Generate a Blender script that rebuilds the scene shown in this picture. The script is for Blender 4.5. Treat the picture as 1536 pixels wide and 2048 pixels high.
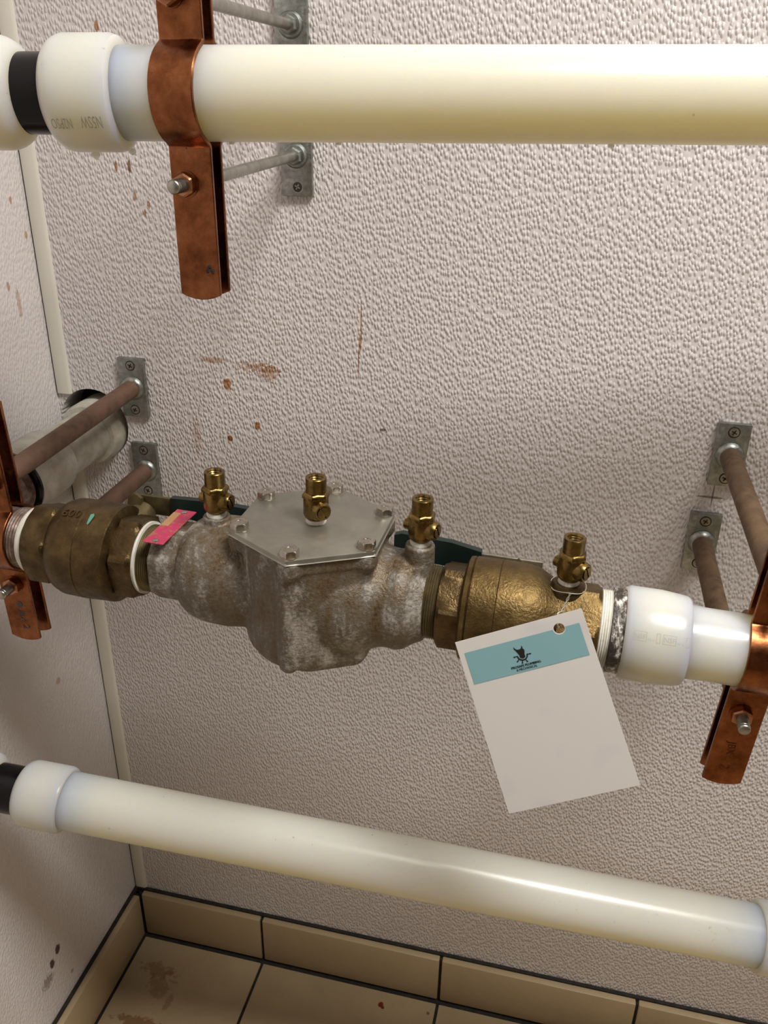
import bpy, bmesh, math, random
from mathutils import Vector, Matrix

random.seed(4)
PI = math.pi
scene = bpy.context.scene
for o in list(bpy.data.objects):
    bpy.data.objects.remove(o)

# ------------------------------------------------------------------ camera
cam_data = bpy.data.cameras.new('camera')
cam_data.sensor_fit = 'VERTICAL'
cam_data.sensor_height = 36.0
cam_data.sensor_width = 27.0
cam_data.lens = 1736.0 / 2048.0 * 36.0
cam_data.clip_start = 0.01
cam = bpy.data.objects.new('camera', cam_data)
scene.collection.objects.link(cam)
yaw, pitch, roll = -0.2294, 0.4555, 0.0142
fw = Vector((math.sin(yaw) * math.cos(pitch), math.cos(yaw) * math.cos(pitch), -math.sin(pitch)))
rt = Vector((math.cos(yaw), -math.sin(yaw), 0))
up = rt.cross(fw)
rt2 = rt * math.cos(roll) + up * math.sin(roll)
up2 = up * math.cos(roll) - rt * math.sin(roll)
cam.matrix_world = Matrix(((rt2.x, up2.x, -fw.x, 0.6437), (rt2.y, up2.y, -fw.y, -0.9291),
                           (rt2.z, up2.z, -fw.z, 1.3293), (0, 0, 0, 1)))
scene.camera = cam

# ------------------------------------------------------------------ world, light, exposure
world = bpy.data.worlds.new('world')
scene.world = world
world.use_nodes = True
world.node_tree.nodes['Background'].inputs[0].default_value = (1, 0.93, 0.85, 1)
world.node_tree.nodes['Background'].inputs[1].default_value = 0.02

def area_light(name, loc, size, size_y, energy, color):
    d = bpy.data.lights.new(name, 'AREA')
    d.shape = 'RECTANGLE'
    d.size, d.size_y, d.energy, d.color = size, size_y, energy, color
    o = bpy.data.objects.new(name, d)
    scene.collection.objects.link(o)
    o.location = loc
    return o
area_light('ceiling_panel_light', (1.30, -0.74, 2.54), 0.75, 0.50, 42, (1.0, 0.965, 0.915))

scene.view_settings.view_transform = 'Standard'
scene.view_settings.look = 'None'
scene.view_settings.gamma = 1.0
scene.view_settings.use_curve_mapping = False
scene.view_settings.exposure = 0.0

scene.cycles.max_bounces = 5
scene.cycles.diffuse_bounces = 2
scene.cycles.glossy_bounces = 3
scene.cycles.transmission_bounces = 3

# ------------------------------------------------------------------ node helpers
class NT:
    def __init__(self, name):
        self.m = bpy.data.materials.new(name)
        self.m.use_nodes = True
        self.t = self.m.node_tree
        self.b = self.t.nodes['Principled BSDF']
        self._co = None
    def n(self, kind, **kw):
        x = self.t.nodes.new(kind)
        for k, v in kw.items():
            setattr(x, k, v)
        return x
    def l(self, a, b):
        self.t.links.new(a, b)
    def co(self):
        if self._co is None:
            self._co = self.n('ShaderNodeTexCoord').outputs['Object']
        return self._co
    def mapped(self, scale=(1, 1, 1), loc=(0, 0, 0), rot=(0, 0, 0)):
        mp = self.n('ShaderNodeMapping')
        mp.inputs['Scale'].default_value = scale
        mp.inputs['Location'].default_value = loc
        mp.inputs['Rotation'].default_value = rot
        self.l(self.co(), mp.inputs['Vector'])
        return mp.outputs[0]
    def noise(self, scale, detail=3, rough=0.55, vec=None, dist=0.0):
        x = self.n('ShaderNodeTexNoise')
        x.inputs['Scale'].default_value = scale
        x.inputs['Detail'].default_value = detail
        x.inputs['Roughness'].default_value = rough
        x.inputs['Distortion'].default_value = dist
        self.l(vec if vec is not None else self.co(), x.inputs['Vector'])
        return x.outputs['Fac']
    def ramp(self, fac, stops):
        r = self.n('ShaderNodeValToRGB')
        el = r.color_ramp.elements
        while len(el) < len(stops):
            el.new(0.5)
        for e, (p, c) in zip(el, stops):
            e.position = p
            e.color = c if len(c) == 4 else (*c, 1)
        self.l(fac, r.inputs[0])
        return r.outputs[0]
    def mrange(self, v, a, b, c=0.0, d=1.0):
        x = self.n('ShaderNodeMapRange')
        for i, q in enumerate((a, b, c, d)):
            x.inputs[i + 1].default_value = q
        self.l(v, x.inputs[0])
        return x.outputs[0]
    def math(self, op, a, b=None):
        x = self.n('ShaderNodeMath', operation=op)
        for i, q in enumerate((a, b)):
            if q is None:
                continue
            if isinstance(q, (int, float)):
                x.inputs[i].default_value = q
            else:
                self.l(q, x.inputs[i])
        return x.outputs[0]
    def mix(self, fac, a, b, blend='MIX'):
        x = self.n('ShaderNodeMix', data_type='RGBA', blend_type=blend)
        for sock, q in ((x.inputs[0], fac), (x.inputs[6], a), (x.inputs[7], b)):
            if isinstance(q, (int, float)):
                sock.default_value = q
            elif isinstance(q, tuple):
                sock.default_value = q if len(q) == 4 else (*q, 1)
            else:
                self.l(q, sock)
        return x.outputs[2]
    def base(self, c):
        if isinstance(c, tuple):
            self.b.inputs['Base Color'].default_value = (*c[:3], 1)
        else:
            self.l(c, self.b.inputs['Base Color'])
    def set(self, **kw):
        for k, v in kw.items():
            k = k.replace('_', ' ').title() if k not in ('IOR',) else k
            s = self.b.inputs[k]
            if isinstance(v, (int, float, tuple)):
                s.default_value = v
            else:
                self.l(v, s)
    def bump(self, h, strength=0.5, dist=0.001, prev=None):
        x = self.n('ShaderNodeBump')
        x.inputs['Strength'].default_value = strength
        x.inputs['Distance'].default_value = dist
        self.l(h, x.inputs['Height'])
        if prev is not None:
            self.l(prev, x.inputs['Normal'])
        self.l(x.outputs[0], self.b.inputs['Normal'])
        return x.outputs[0]

def srgb(r, g, b):
    f = lambda c: (c / 255 / 12.92) if c <= 10 else ((c / 255 + 0.055) / 1.055) ** 2.4
    return (f(r), f(g), f(b))

# ------------------------------------------------------------------ materials
def frp_material(name, axes, stains=(), strength=0.8, base=(0.78, 0.735, 0.725)):
    """Pebbled fibreglass wall panel. axes: index of the horizontal coordinate (0 = x, 1 = y)."""
    k = NT(name)
    sp = k.n('ShaderNodeSeparateXYZ')
    k.l(k.co(), sp.inputs[0])
    cb = k.n('ShaderNodeCombineXYZ')
    k.l(sp.outputs[axes], cb.inputs[0])
    k.l(k.math('MULTIPLY', sp.outputs[2], 0.52), cb.inputs[1])
    vo = k.n('ShaderNodeTexVoronoi', feature='F1', voronoi_dimensions='2D')
    vo.inputs['Scale'].default_value = 300
    vo.inputs['Randomness'].default_value = 1.0
    k.l(cb.outputs[0], vo.inputs['Vector'])
    n2 = k.n('ShaderNodeTexNoise', noise_dimensions='2D')
    n2.inputs['Scale'].default_value = 150
    n2.inputs['Detail'].default_value = 1
    k.l(cb.outputs[0], n2.inputs['Vector'])
    hgt = k.math('ADD', k.mrange(vo.outputs['Distance'], 0.10, 0.55, 1.0, 0.0), k.math('MULTIPLY', n2.outputs['Fac'], 0.8))
    k.bump(hgt, strength, 0.0010)
    tint = k.noise(3.0, 2)
    col = k.mix(k.mrange(tint, 0.3, 0.75), base, (base[0] * 0.95, base[1] * 0.93, base[2] * 0.91))
    dn = k.noise(90, 3, 0.7)
    dn2 = k.noise(260, 2, 0.7)
    for (cx, cz, rx, rz, colr, rag, op) in stains:
        loc = [0, 0, -cz / rz]
        scl = [0, 0, 1 / rz]
        loc[axes] = -cx / rx
        scl[axes] = 1 / rx
        mv = k.mapped(scale=tuple(scl), loc=tuple(loc))
        ln = k.n('ShaderNodeVectorMath', operation='LENGTH')
        k.l(mv, ln.inputs[0])
        d = k.math('ADD', ln.outputs['Value'], k.math('MULTIPLY', k.math('SUBTRACT', dn if rag < 3 else dn2, 0.5), rag))
        col = k.mix(k.mrange(d, 1.0, 0.7, 0.0, op), col, colr)
    k.base(col)
    k.set(roughness=0.42)
    return k.m

BRN = srgb(150, 105, 60)
OCH = srgb(168, 112, 50)
DRK = srgb(70, 45, 35)
back_stains = [
    (0.2717, 1.0313, 0.028, 0.006, OCH, 4.2, 0.6), (0.285, 1.026, 0.014, 0.010, OCH, 4.4, 0.6),
    (0.215, 1.036, 0.018, 0.004, OCH, 3.0, 0.6), (0.2324, 1.0078, 0.006, 0.009, OCH, 2.2, 0.9),
    (0.2677, 0.9579, 0.0042, 0.0062, OCH, 0.8, 0.95), (0.2307, 0.9379, 0.0042, 0.0045, srgb(140, 88, 40), 0.5, 1.0),
    (0.187, 0.936, 0.006, 0.026, OCH, 3.2, 0.35), (0.3975, 1.090, 0.0008, 0.030, BRN, 0.7, 0.9),
    (0.3945, 1.046, 0.0008, 0.021, BRN, 0.7, 0.9), (0.396, 1.068, 0.0012, 0.012, OCH, 0.9, 0.9),
    (0.4236, 0.9685, 0.004, 0.0022, DRK, 2.5, 0.8),
    (0.7962, 0.927, 0.016, 0.0015, DRK, 0.9, 0.7), (0.7985, 0.930, 0.0011, 0.016, DRK, 0.4, 0.7),
    (0.118, 1.247, 0.002, 0.006, OCH, 0.6, 0.9), (0.134, 1.247, 0.0025, 0.008, srgb(130, 80, 45), 0.6, 0.9),
    (0.137, 1.217, 0.0022, 0.006, OCH, 0.6, 0.8), (0.153, 1.208, 0.002, 0.005, OCH, 0.6, 0.8), (0.147, 1.199, 0.002, 0.005, OCH, 0.6, 0.8),
    (0.114, 1.382, 0.003, 0.006, OCH, 0.6, 0.9),
    (0.72, 0.245, 0.004, 0.003, BRN, 0.8, 0.8), (0.42, 0.70, 0.002, 0.012, BRN, 2.0, 0.3),
]
left_stains = [
    (-0.21, 0.203, 0.006, 0.010, DRK, 1.2, 0.95), (-0.226, 0.192, 0.006, 0.010, DRK, 1.4, 0.95),
    (-0.242, 0.175, 0.014, 0.012, srgb(110, 85, 65), 3.0, 0.6), (-0.19, 0.13, 0.004, 0.004, BRN, 0.6, 0.7),
    (-0.018, 1.30, 0.004, 0.008, OCH, 0.8, 0.8), (-0.03, 1.21, 0.003, 0.005, OCH, 0.8, 0.7), (-0.012, 1.17, 0.003, 0.005, OCH, 0.8, 0.7),
    (-0.045, 1.10, 0.004, 0.02, OCH, 2.4, 0.5), (-0.06, 1.12, 0.003, 0.006, OCH, 0.8, 0.7), (-0.10, 0.60, 0.006, 0.006, OCH, 1.0, 0.5),
]
M = {}
M['wall_back'] = frp_material('panel_back', 0, back_stains, 0.95)
M['wall_left'] = frp_material('panel_left', 1, left_stains, 0.5)
k = NT('panel_plain'); k.base(k.mix(k.noise(4, 2), (0.20, 0.155, 0.12), (0.16, 0.125, 0.095))); k.set(roughness=0.6); M['wall_plain'] = k.m  # unseen walls: brown kept dark so they bounce little light

k = NT('painted_ceiling'); k.base(k.mix(k.noise(8, 1), (0.32, 0.29, 0.25), (0.28, 0.25, 0.22))); k.set(roughness=0.8); M['ceiling'] = k.m  # ceiling colour lowered to weaken the bounced light
k = NT('dark_grout'); k.base(k.ramp(k.noise(90), [(0.3, (0.012, 0.010, 0.008)), (0.7, (0.035, 0.028, 0.022))])); k.set(roughness=0.85); M['grout'] = k.m

def tile_material(name, c, stains=()):
    k = NT(name)
    col = k.ramp(k.noise(14, 5, 0.65), [(0.3, tuple(x * 0.88 for x in c)), (0.7, c)])
    col = k.mix(k.mrange(k.noise(160, 3), 0.62, 0.75, 0, 0.25), col, tuple(x * 0.6 for x in c))
    dn = k.noise(70, 4, 0.7)
    for (cx, cy, rx, ry, colr, rag, op) in stains:
        mv = k.mapped(scale=(1 / rx, 1 / ry, 0), loc=(-cx / rx, -cy / ry, 0))
        ln = k.n('ShaderNodeVectorMath', operation='LENGTH')
        k.l(mv, ln.inputs[0])
        d = k.math('ADD', ln.outputs['Value'], k.math('MULTIPLY', k.math('SUBTRACT', dn, 0.5), rag))
        col = k.mix(k.mrange(d, 1.0, 0.7, 0.0, op), col, colr)
    k.base(col)
    k.bump(k.noise(45, 3), 0.15, 0.001)
    k.set(roughness=0.38)
    return k.m
TILE = (0.50, 0.38, 0.225)
M['tile_wall'] = tile_material('base_tile', TILE)
M['tile_floor'] = tile_material('floor_tile', TILE)
M['tile_stained'] = tile_material('floor_tile_rust_spotted', TILE, [
    (0.07, -0.075, 0.030, 0.012, srgb(120, 78, 38), 4.0, 0.45), (0.085, -0.100, 0.020, 0.024, srgb(120, 78, 38), 4.2, 0.4),
    (0.110, -0.118, 0.006, 0.02, srgb(120, 78, 38), 2.8, 0.4), (0.085, -0.165, 0.05, 0.01, srgb(125, 80, 40), 3.0, 0.7)])
M['tile_stained2'] = tile_material('floor_tile_red_spotted', TILE, [
    (0.443, -0.043, 0.005, 0.006, srgb(120, 40, 15), 1.6, 1.0), (0.447, -0.048, 0.003, 0.003, srgb(120, 40, 15), 0.8, 1.0),
    (0.52, -0.04, 0.003, 0.003, srgb(120, 50, 25), 0.8, 0.8)])
k = NT('cream_trim'); k.base(k.mix(k.noise(30), (0.80, 0.77, 0.68), (0.74, 0.70, 0.60))); k.set(roughness=0.4); M['trim'] = k.m

def pp_material(name, blue=None, sss=1.0):
    """Milky polypropylene; blue = (x centre, half width) bluish grey bands near the sockets."""
    k = NT(name)
    n = k.noise(9, 3)
    col = k.mix(n, (0.67, 0.655, 0.58), (0.70, 0.69, 0.625))
    if blue:
        sx = k.n('ShaderNodeSeparateXYZ')
        k.l(k.co(), sx.inputs[0])
        for (c, w) in blue:
            d = k.math('ABSOLUTE', k.math('SUBTRACT', sx.outputs[0], c))
            col = k.mix(k.mrange(d, w, w * 0.35, 0, 0.8), col, (0.55, 0.60, 0.61))
    spots = k.noise(140, 2, 0.5)
    col = k.mix(k.mrange(spots, 0.74, 0.78, 0, 0.5), col, (0.35, 0.30, 0.22))
    k.base(col)
    k.set(roughness=0.27)
    k.b.inputs['Subsurface Weight'].default_value = sss
    k.b.inputs['Subsurface Radius'].default_value = (1.0, 0.82, 0.35)
    k.b.inputs['Subsurface Scale'].default_value = 0.10
    k.bump(k.noise(35, 2), 0.08, 0.001)
    return k.m
M['pp'] = pp_material('milky_plastic')
k = NT('dusty_plastic'); k.base(k.ramp(k.noise(35, 4, 0.6), [(0.35, (0.42, 0.38, 0.30)), (0.6, (0.62, 0.60, 0.52))])); k.set(roughness=0.4); k.b.inputs['Subsurface Weight'].default_value = 0.3; k.b.inputs['Subsurface Scale'].default_value = 0.01; M['pp_dusty'] = k.m
k = NT('printed_ink'); k.base((0.10, 0.10, 0.10)); k.set(roughness=0.7); M['ink'] = k.m
k = NT('faint_ink'); k.base((0.42, 0.42, 0.39)); k.set(roughness=0.6); M['faint_ink'] = k.m
k = NT('water'); k.base((0.95, 0.95, 0.93)); k.set(roughness=0.03); k.b.inputs['Transmission Weight'].default_value = 0.9; k.b.inputs['IOR'].default_value = 1.33; M['water'] = k.m
k = NT('black_rubber'); k.base(k.ramp(k.noise(40), [(0.3, (0.003, 0.003, 0.0035)), (0.7, (0.008, 0.0075, 0.008))])); k.set(roughness=0.2); k.b.inputs['Specular IOR Level'].default_value = 0.25; M['black'] = k.m

def metal(name, stops, scale, rough, metallic=1.0, bump=0.15, bscale=400, bdist=0.0006, detail=5, spots=None):
    k = NT(name)
    f = k.noise(scale, detail, 0.65)
    col = k.ramp(f, stops)
    if spots:
        thr, sc_, c = spots
        col = k.mix(k.mrange(k.noise(sc_, 3, 0.6), thr, thr + 0.05, 0, 0.85), col, c)
    k.base(col)
    k.set(metallic=metallic)
    k.l(k.mrange(k.noise(scale * 2.3, 4), 0.3, 0.7, rough * 0.8, min(1, rough * 1.25)), k.b.inputs['Roughness'])
    k.bump(k.noise(bscale, 3, 0.6), bump, bdist)
    return k.m
M['copper'] = metal('copper_plate', [(0.25, (0.08, 0.026, 0.010)), (0.5, (0.24, 0.085, 0.033)), (0.8, (0.42, 0.165, 0.075))], 45, 0.27, bump=0.25, bscale=120,
                    spots=(0.70, 170, (0.05, 0.025, 0.015)))
M['copper_edge'] = metal('copper_edge', [(0.3, (0.34, 0.14, 0.07)), (0.7, (0.55, 0.27, 0.15))], 60, 0.3)
M['steel'] = metal('zinc_rod', [(0.3, (0.30, 0.29, 0.25)), (0.7, (0.50, 0.48, 0.43))], 70, 0.38, bump=0.1)
M['galv'] = metal('galvanised_plate', [(0.3, (0.23, 0.25, 0.23)), (0.55, (0.36, 0.38, 0.36)), (0.75, (0.55, 0.57, 0.55))], 130, 0.42, bump=0.5, bscale=160, bdist=0.001)
M['oldpipe'] = metal('tarnished_copper_tube', [(0.28, (0.085, 0.055, 0.036)), (0.5, (0.17, 0.10, 0.065)), (0.75, (0.24, 0.125, 0.085))], 40, 0.55, metallic=0.35, bump=0.15, bscale=200)
M['oldpipe2'] = metal('rusty_copper_tube', [(0.28, (0.06, 0.04, 0.025)), (0.5, (0.14, 0.085, 0.045)), (0.75, (0.20, 0.125, 0.07))], 55, 0.6, metallic=0.3, bump=0.3, bscale=120)
M['brass'] = metal('cast_brass', [(0.25, (0.045, 0.028, 0.011)), (0.5, (0.098, 0.064, 0.027)), (0.8, (0.18, 0.12, 0.05))], 60, 0.40, metallic=0.85, bump=0.55, bscale=420, bdist=0.0010)
M['brass_light'] = metal('cast_brass_golden', [(0.25, (0.07, 0.044, 0.015)), (0.5, (0.135, 0.088, 0.032)), (0.8, (0.23, 0.155, 0.06))], 60, 0.43, metallic=0.85, bump=0.6, bscale=420, bdist=0.0010)
M['brass_smooth'] = metal('turned_brass', [(0.25, (0.10, 0.064, 0.020)), (0.5, (0.21, 0.138, 0.045)), (0.8, (0.36, 0.25, 0.095))], 90, 0.28, bump=0.12, bscale=250)
M['brass_dull'] = metal('dull_brass', [(0.25, (0.09, 0.066, 0.03)), (0.8, (0.22, 0.175, 0.085))], 60, 0.45, metallic=0.7)
M['stainless'] = metal('dull_stainless_plate', [(0.25, (0.27, 0.255, 0.215)), (0.75, (0.36, 0.345, 0.295))], 30, 0.42, metallic=0.8, bump=0.06, bscale=300,
                       spots=(0.80, 200, (0.10, 0.09, 0.08)))
M['bolt'] = metal('stainless_bolt', [(0.25, (0.36, 0.33, 0.28)), (0.75, (0.58, 0.54, 0.48))], 120, 0.3, bump=0.1)
M['nipple'] = metal('stained_steel_nipple', [(0.3, (0.10, 0.06, 0.045)), (0.55, (0.22, 0.16, 0.13)), (0.75, (0.42, 0.37, 0.33))], 120, 0.45, metallic=0.5, bump=0.4, bscale=150)

def bronze_material():
    """Cast bronze with a grey mineral bloom running down it in streaks."""
    k = NT('cast_bronze_grey_bloom')
    v = k.mapped(scale=(1, 1, 0.28))
    streak = k.noise(48, 4, 0.6, vec=v, dist=0.4)
    fine = k.noise(300, 2, 0.7)
    big = k.noise(17, 4, 0.6)
    f = k.math('ADD', k.math('MULTIPLY', streak, 0.75), k.math('ADD', k.math('MULTIPLY', fine, 0.38), k.math('MULTIPLY', big, 0.35)))
    col = k.ramp(f, [(0.52, (0.065, 0.043, 0.021)), (0.64, (0.145, 0.102, 0.056)), (0.76, (0.175, 0.152, 0.12)), (0.90, (0.42, 0.39, 0.345))])
    k.base(col)
    k.set(metallic=0.35)
    k.l(k.mrange(f, 0.5, 0.85, 0.36, 0.66), k.b.inputs['Roughness'])
    k.bump(k.noise(330, 2, 0.65), 0.7, 0.0014)
    return k.m
M['bronze'] = bronze_material()

k = NT('thread_tape'); k.base(k.ramp(k.noise(220, 3, vec=k.mapped(scale=(3, 0.3, 0.3))), [(0.3, (0.66, 0.63, 0.52)), (0.6, (0.84, 0.82, 0.74))])); k.set(roughness=0.6); k.bump(k.noise(300, 2), 0.4, 0.001); M['tape'] = k.m
k = NT('pipe_dope'); k.base(k.ramp(k.noise(150, 4, 0.7, vec=k.mapped(scale=(1, 0.5, 0.5))), [(0.46, (0.045, 0.035, 0.028)), (0.54, (0.28, 0.24, 0.20)), (0.60, (0.75, 0.76, 0.70))])); k.set(roughness=0.5); k.bump(k.noise(200, 3), 0.7, 0.002); M['dope'] = k.m
k = NT('green_vinyl'); k.base((0.006, 0.016, 0.014)); k.set(roughness=0.4); k.bump(k.noise(200), 0.1, 0.0005); M['green'] = k.m
k = NT('pink_plate')
_p = k.mix(k.mrange(k.noise(130, 4, 0.7), 0.52, 0.62), (0.47, 0.035, 0.10), (0.30, 0.18, 0.06))
_p = k.mix(k.mrange(k.noise(330, 3, 0.7), 0.66, 0.72), _p, (0.16, 0.02, 0.04))
k.base(_p); k.set(roughness=0.5); M['pink'] = k.m
k = NT('olive_patch'); k.base(k.mix(k.noise(300), (0.34, 0.24, 0.085), (0.50, 0.22, 0.12))); k.set(roughness=0.5); M['olive'] = k.m
k = NT('verdigris'); k.base((0.10, 0.30, 0.23)); k.set(roughness=0.8); M['verdigris'] = k.m
k = NT('tag_paper')
_t = k.mix(k.mrange(k.noise(22, 1), 0.55, 0.72, 0, 0.5), (0.83, 0.81, 0.78), (0.62, 0.61, 0.72))
k.base(_t); k.set(roughness=0.55); M['paper'] = k.m
k = NT('tag_blue_print'); k.base(k.mix(k.noise(40), (0.26, 0.50, 0.55), (0.29, 0.53, 0.58))); k.set(roughness=0.5); M['blue'] = k.m
k = NT('black_print'); k.base((0.012, 0.012, 0.012)); k.set(roughness=0.6); M['print'] = k.m
k = NT('thin_wire'); k.base((0.62, 0.60, 0.56)); k.set(metallic=0.9, roughness=0.3); M['wire'] = k.m
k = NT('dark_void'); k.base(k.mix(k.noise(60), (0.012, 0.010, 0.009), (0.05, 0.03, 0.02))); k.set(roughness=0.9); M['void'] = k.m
k = NT('lamp_diffuser'); k.base((0.8, 0.8, 0.78)); k.b.inputs['Emission Color'].default_value = (1, 0.96, 0.9, 1); k.b.inputs['Emission Strength'].default_value = 3.0; M['diffuser'] = k.m; k.m.cycles.emission_sampling = 'NONE'

# ------------------------------------------------------------------ object helpers
COL = scene.collection
class Frame:
    def __init__(self, origin=(0, 0, 0), ry=0.0):
        self.mat = Matrix.Translation(Vector(origin)) @ Matrix.Rotation(ry, 4, 'Y')
        self.ry = ry
WORLD = Frame()
OFFS = {}

def tag(o, label=None, cat=None, group=None, kind=None):
    if label: o['label'] = label
    if cat: o['category'] = cat
    if group: o['group'] = group
    if kind: o['kind'] = kind
    return o

def thing(name, label, cat, base, frame=WORLD, group=None):
    o = bpy.data.objects.new(name, None)
    o.empty_display_size = 0.02
    COL.objects.link(o)
    o.location = frame.mat @ Vector(base)
    o.rotation_euler = (0, frame.ry, 0)
    OFFS[o] = Vector(base)
    return tag(o, label, cat, group)

def finish(bm, sharp=0.62):
    bmesh.ops.recalc_face_normals(bm, faces=bm.faces[:])
    for f in bm.faces:
        f.smooth = True
    for e in bm.edges:
        if len(e.link_faces) == 2 and e.calc_face_angle(0) > sharp:
            e.smooth = False

def part(name, bm, mat, parent=None, sharp=0.62, label=None):
    """Link a bmesh (given in its thing's frame coordinates) as one object."""
    finish(bm, sharp)
    off = OFFS.get(parent, Vector((0, 0, 0)))
    if off.length > 0:
        bmesh.ops.translate(bm, vec=-off, verts=bm.verts)
    me = bpy.data.meshes.new(name)
    bm.to_mesh(me)
    bm.free()
    me.materials.append(M[mat] if isinstance(mat, str) else mat)
    o = bpy.data.objects.new(name, me)
    COL.objects.link(o)
    if parent is not None:
        o.parent = parent
    OFFS[o] = off
    if label: o['label'] = label
    return o

def basis(axis):
    a = Vector(axis).normalized()
    ref = Vector((0, 0, 1)) if abs(a.z) < 0.9 else Vector((0, -1, 0))
    u = (ref - a * ref.dot(a)).normalized()
    return a, u, a.cross(u)

def lathe(bm, prof, org=(0, 0, 0), axis=(1, 0, 0), seg=48, phase=0.0, cap=True):
    """prof: list of (s, r) along axis. r may be a function of angle."""
    a, u, w = basis(axis)
    org = Vector(org)
    rings = []
    for s, r in prof:
        ring = []
        for i in range(seg):
            t = 2 * PI * i / seg + phase
            rr = r(t) if callable(r) else r
            ring.append(bm.verts.new(org + a * s + (u * math.cos(t) + w * math.sin(t)) * rr))
        rings.append(ring)
    for p, q in zip(rings, rings[1:]):
        for i in range(seg):
            j = (i + 1) % seg
            bm.faces.new((p[i], p[j], q[j], q[i]))
    if cap:
        bm.faces.new(rings[0])
        bm.faces.new(rings[-1])
    return bm

def box(bm, lo, hi, mtx=None):
    r = bmesh.ops.create_cube(bm, size=1)
    vs = r['verts']
    for v in vs:
        v.co = Vector([(l + h) / 2 + c * (h - l) for l, h, c in zip(lo, hi, v.co)])
        if mtx: v.co = mtx @ v.co
    return vs

def bevel(bm, w, seg=2, angle=0.5):
    es = [e for e in bm.edges if len(e.link_faces) == 2 and e.calc_face_angle(0) > angle]
    bmesh.ops.bevel(bm, geom=es, offset=w, segments=seg, affect='EDGES', profile=0.5, clamp_overlap=True)

def bbox(lo, hi, w=0.001, seg=2, mtx=None):
    bm = bmesh.new()
    box(bm, lo, hi, mtx)
    bevel(bm, w, seg)
    return bm

def prism(bm, pts, axis_vec, base_fn):
    """pts 2-D loop mapped by base_fn to 3-D, extruded by axis_vec."""
    a = [bm.verts.new(base_fn(p)) for p in pts]
    b = [bm.verts.new(v.co + Vector(axis_vec)) for v in a]
    n = len(pts)
    bm.faces.new(a)
    bm.faces.new(b[::-1])
    for i in range(n):
        bm.faces.new((a[i], a[(i + 1) % n], b[(i + 1) % n], b[i]))
    return bm

def tube(bm, pts, r, seg=10):
    pts = [Vector(p) for p in pts]
    rings = []
    for i, p in enumerate(pts):
        d = (pts[min(i + 1, len(pts) - 1)] - pts[max(i - 1, 0)]).normalized()
        a, u, w = basis(d)
        if rings:
            pu = prev_u - a * prev_u.dot(a)
            if pu.length > 1e-6:
                u = pu.normalized(); w = a.cross(u)
        prev_u = u
        rings.append([bm.verts.new(p + (u * math.cos(2 * PI * k / seg) + w * math.sin(2 * PI * k / seg)) * r) for k in range(seg)])
    for p, q in zip(rings, rings[1:]):
        for k in range(seg):
            bm.faces.new((p[k], p[(k + 1) % seg], q[(k + 1) % seg], q[k]))
    bm.faces.new(rings[0]); bm.faces.new(rings[-1])
    return bm

def rounded(prof_r, s0, s1, r, rr, n=6, end0=True, end1=True):
    """profile of a cylinder s0..s1 radius r with corner radius rr."""
    out = []
    if end0:
        out += [(s0 + rr * (1 - math.cos(PI / 2 * i / n)), r - rr + rr * math.sin(PI / 2 * i / n)) for i in range(n + 1)]
    else:
        out.append((s0, r))
    if end1:
        out += [(s1 - rr * (1 - math.cos(PI / 2 * i / n)), r - rr + rr * math.sin(PI / 2 * i / n)) for i in range(n, -1, -1)]
    else:
        out.append((s1, r))
    return out

def hexr(rv, n=6, phase=0.0):
    """radius function of a regular n-gon with vertex radius rv"""
    ap = rv * math.cos(PI / n)
    def f(t):
        x = (t - phase) % (2 * PI / n) - PI / n
        return ap / math.cos(x)
    return f

def text_mesh(body, size, align='CENTER'):
    cu = bpy.data.curves.new('txt', 'FONT')
    cu.body = body
    cu.size = size
    cu.align_x = align
    cu.resolution_u = 2
    to = bpy.data.objects.new('txt', cu)
    COL.objects.link(to)
    bpy.context.view_layer.update()
    me = bpy.data.meshes.new_from_object(to.evaluated_get(bpy.context.evaluated_depsgraph_get()))
    bpy.data.objects.remove(to)
    bpy.data.curves.remove(cu)
    return me

def text_bm(body, size, fn, align='CENTER', sx=1.0):
    """flat lettering; fn maps (u, v) -> 3-D"""
    me = text_mesh(body, size, align)
    bm = bmesh.new()
    bm.from_mesh(me)
    bpy.data.meshes.remove(me)
    for v in bm.verts:
        v.co = fn(v.co.x * sx, v.co.y)
    return bm

def drop(bm, c, r, lng=1.5):
    lathe(bm, [(0.0, r * 0.35), (r * 0.3, r * 0.8), (r * 0.8, r), (r * 1.3, r * 0.8), (r * lng, r * 0.25)], c, (0, 0, -1), seg=10)

# ------------------------------------------------------------------ the room
RX, RY, RZ = 2.6, -3.0, 2.6
WT = 0.05
HX, HZ, HR = 0.047, 0.939, 0.0462            # hole in the back wall, in the corner

def wall_with_hole():
    bm = bmesh.new()
    def loop(pts):
        vs = [bm.verts.new((x, 0, z)) for x, z in pts]
        return [bm.edges.new((vs[i], vs[(i + 1) % len(vs)])) for i in range(len(vs))]
    es = loop([(-WT, -WT), (RX + WT, -WT), (RX + WT, RZ + WT), (-WT, RZ + WT)])
    es += loop([(HX + HR * math.cos(2 * PI * i / 48), HZ + HR * math.sin(2 * PI * i / 48)) for i in range(48)])
    bmesh.ops.triangle_fill(bm, edges=es, use_beauty=True)
    ex = bmesh.ops.extrude_face_region(bm, geom=bm.faces[:])
    bmesh.ops.translate(bm, vec=(0, WT, 0), verts=[v for v in ex['geom'] if isinstance(v, bmesh.types.BMVert)])
    return bm
wb = tag(part('wall_back', wall_with_hole(), 'wall_back'), 'pebbled off-white panel wall behind the pipes', kind='structure')
bm = bmesh.new(); lathe(bm, [(0.001, HR + 0.004), (0.045, HR + 0.004)], (HX, 0, HZ), (0, 1, 0), 32, cap=False)
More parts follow.
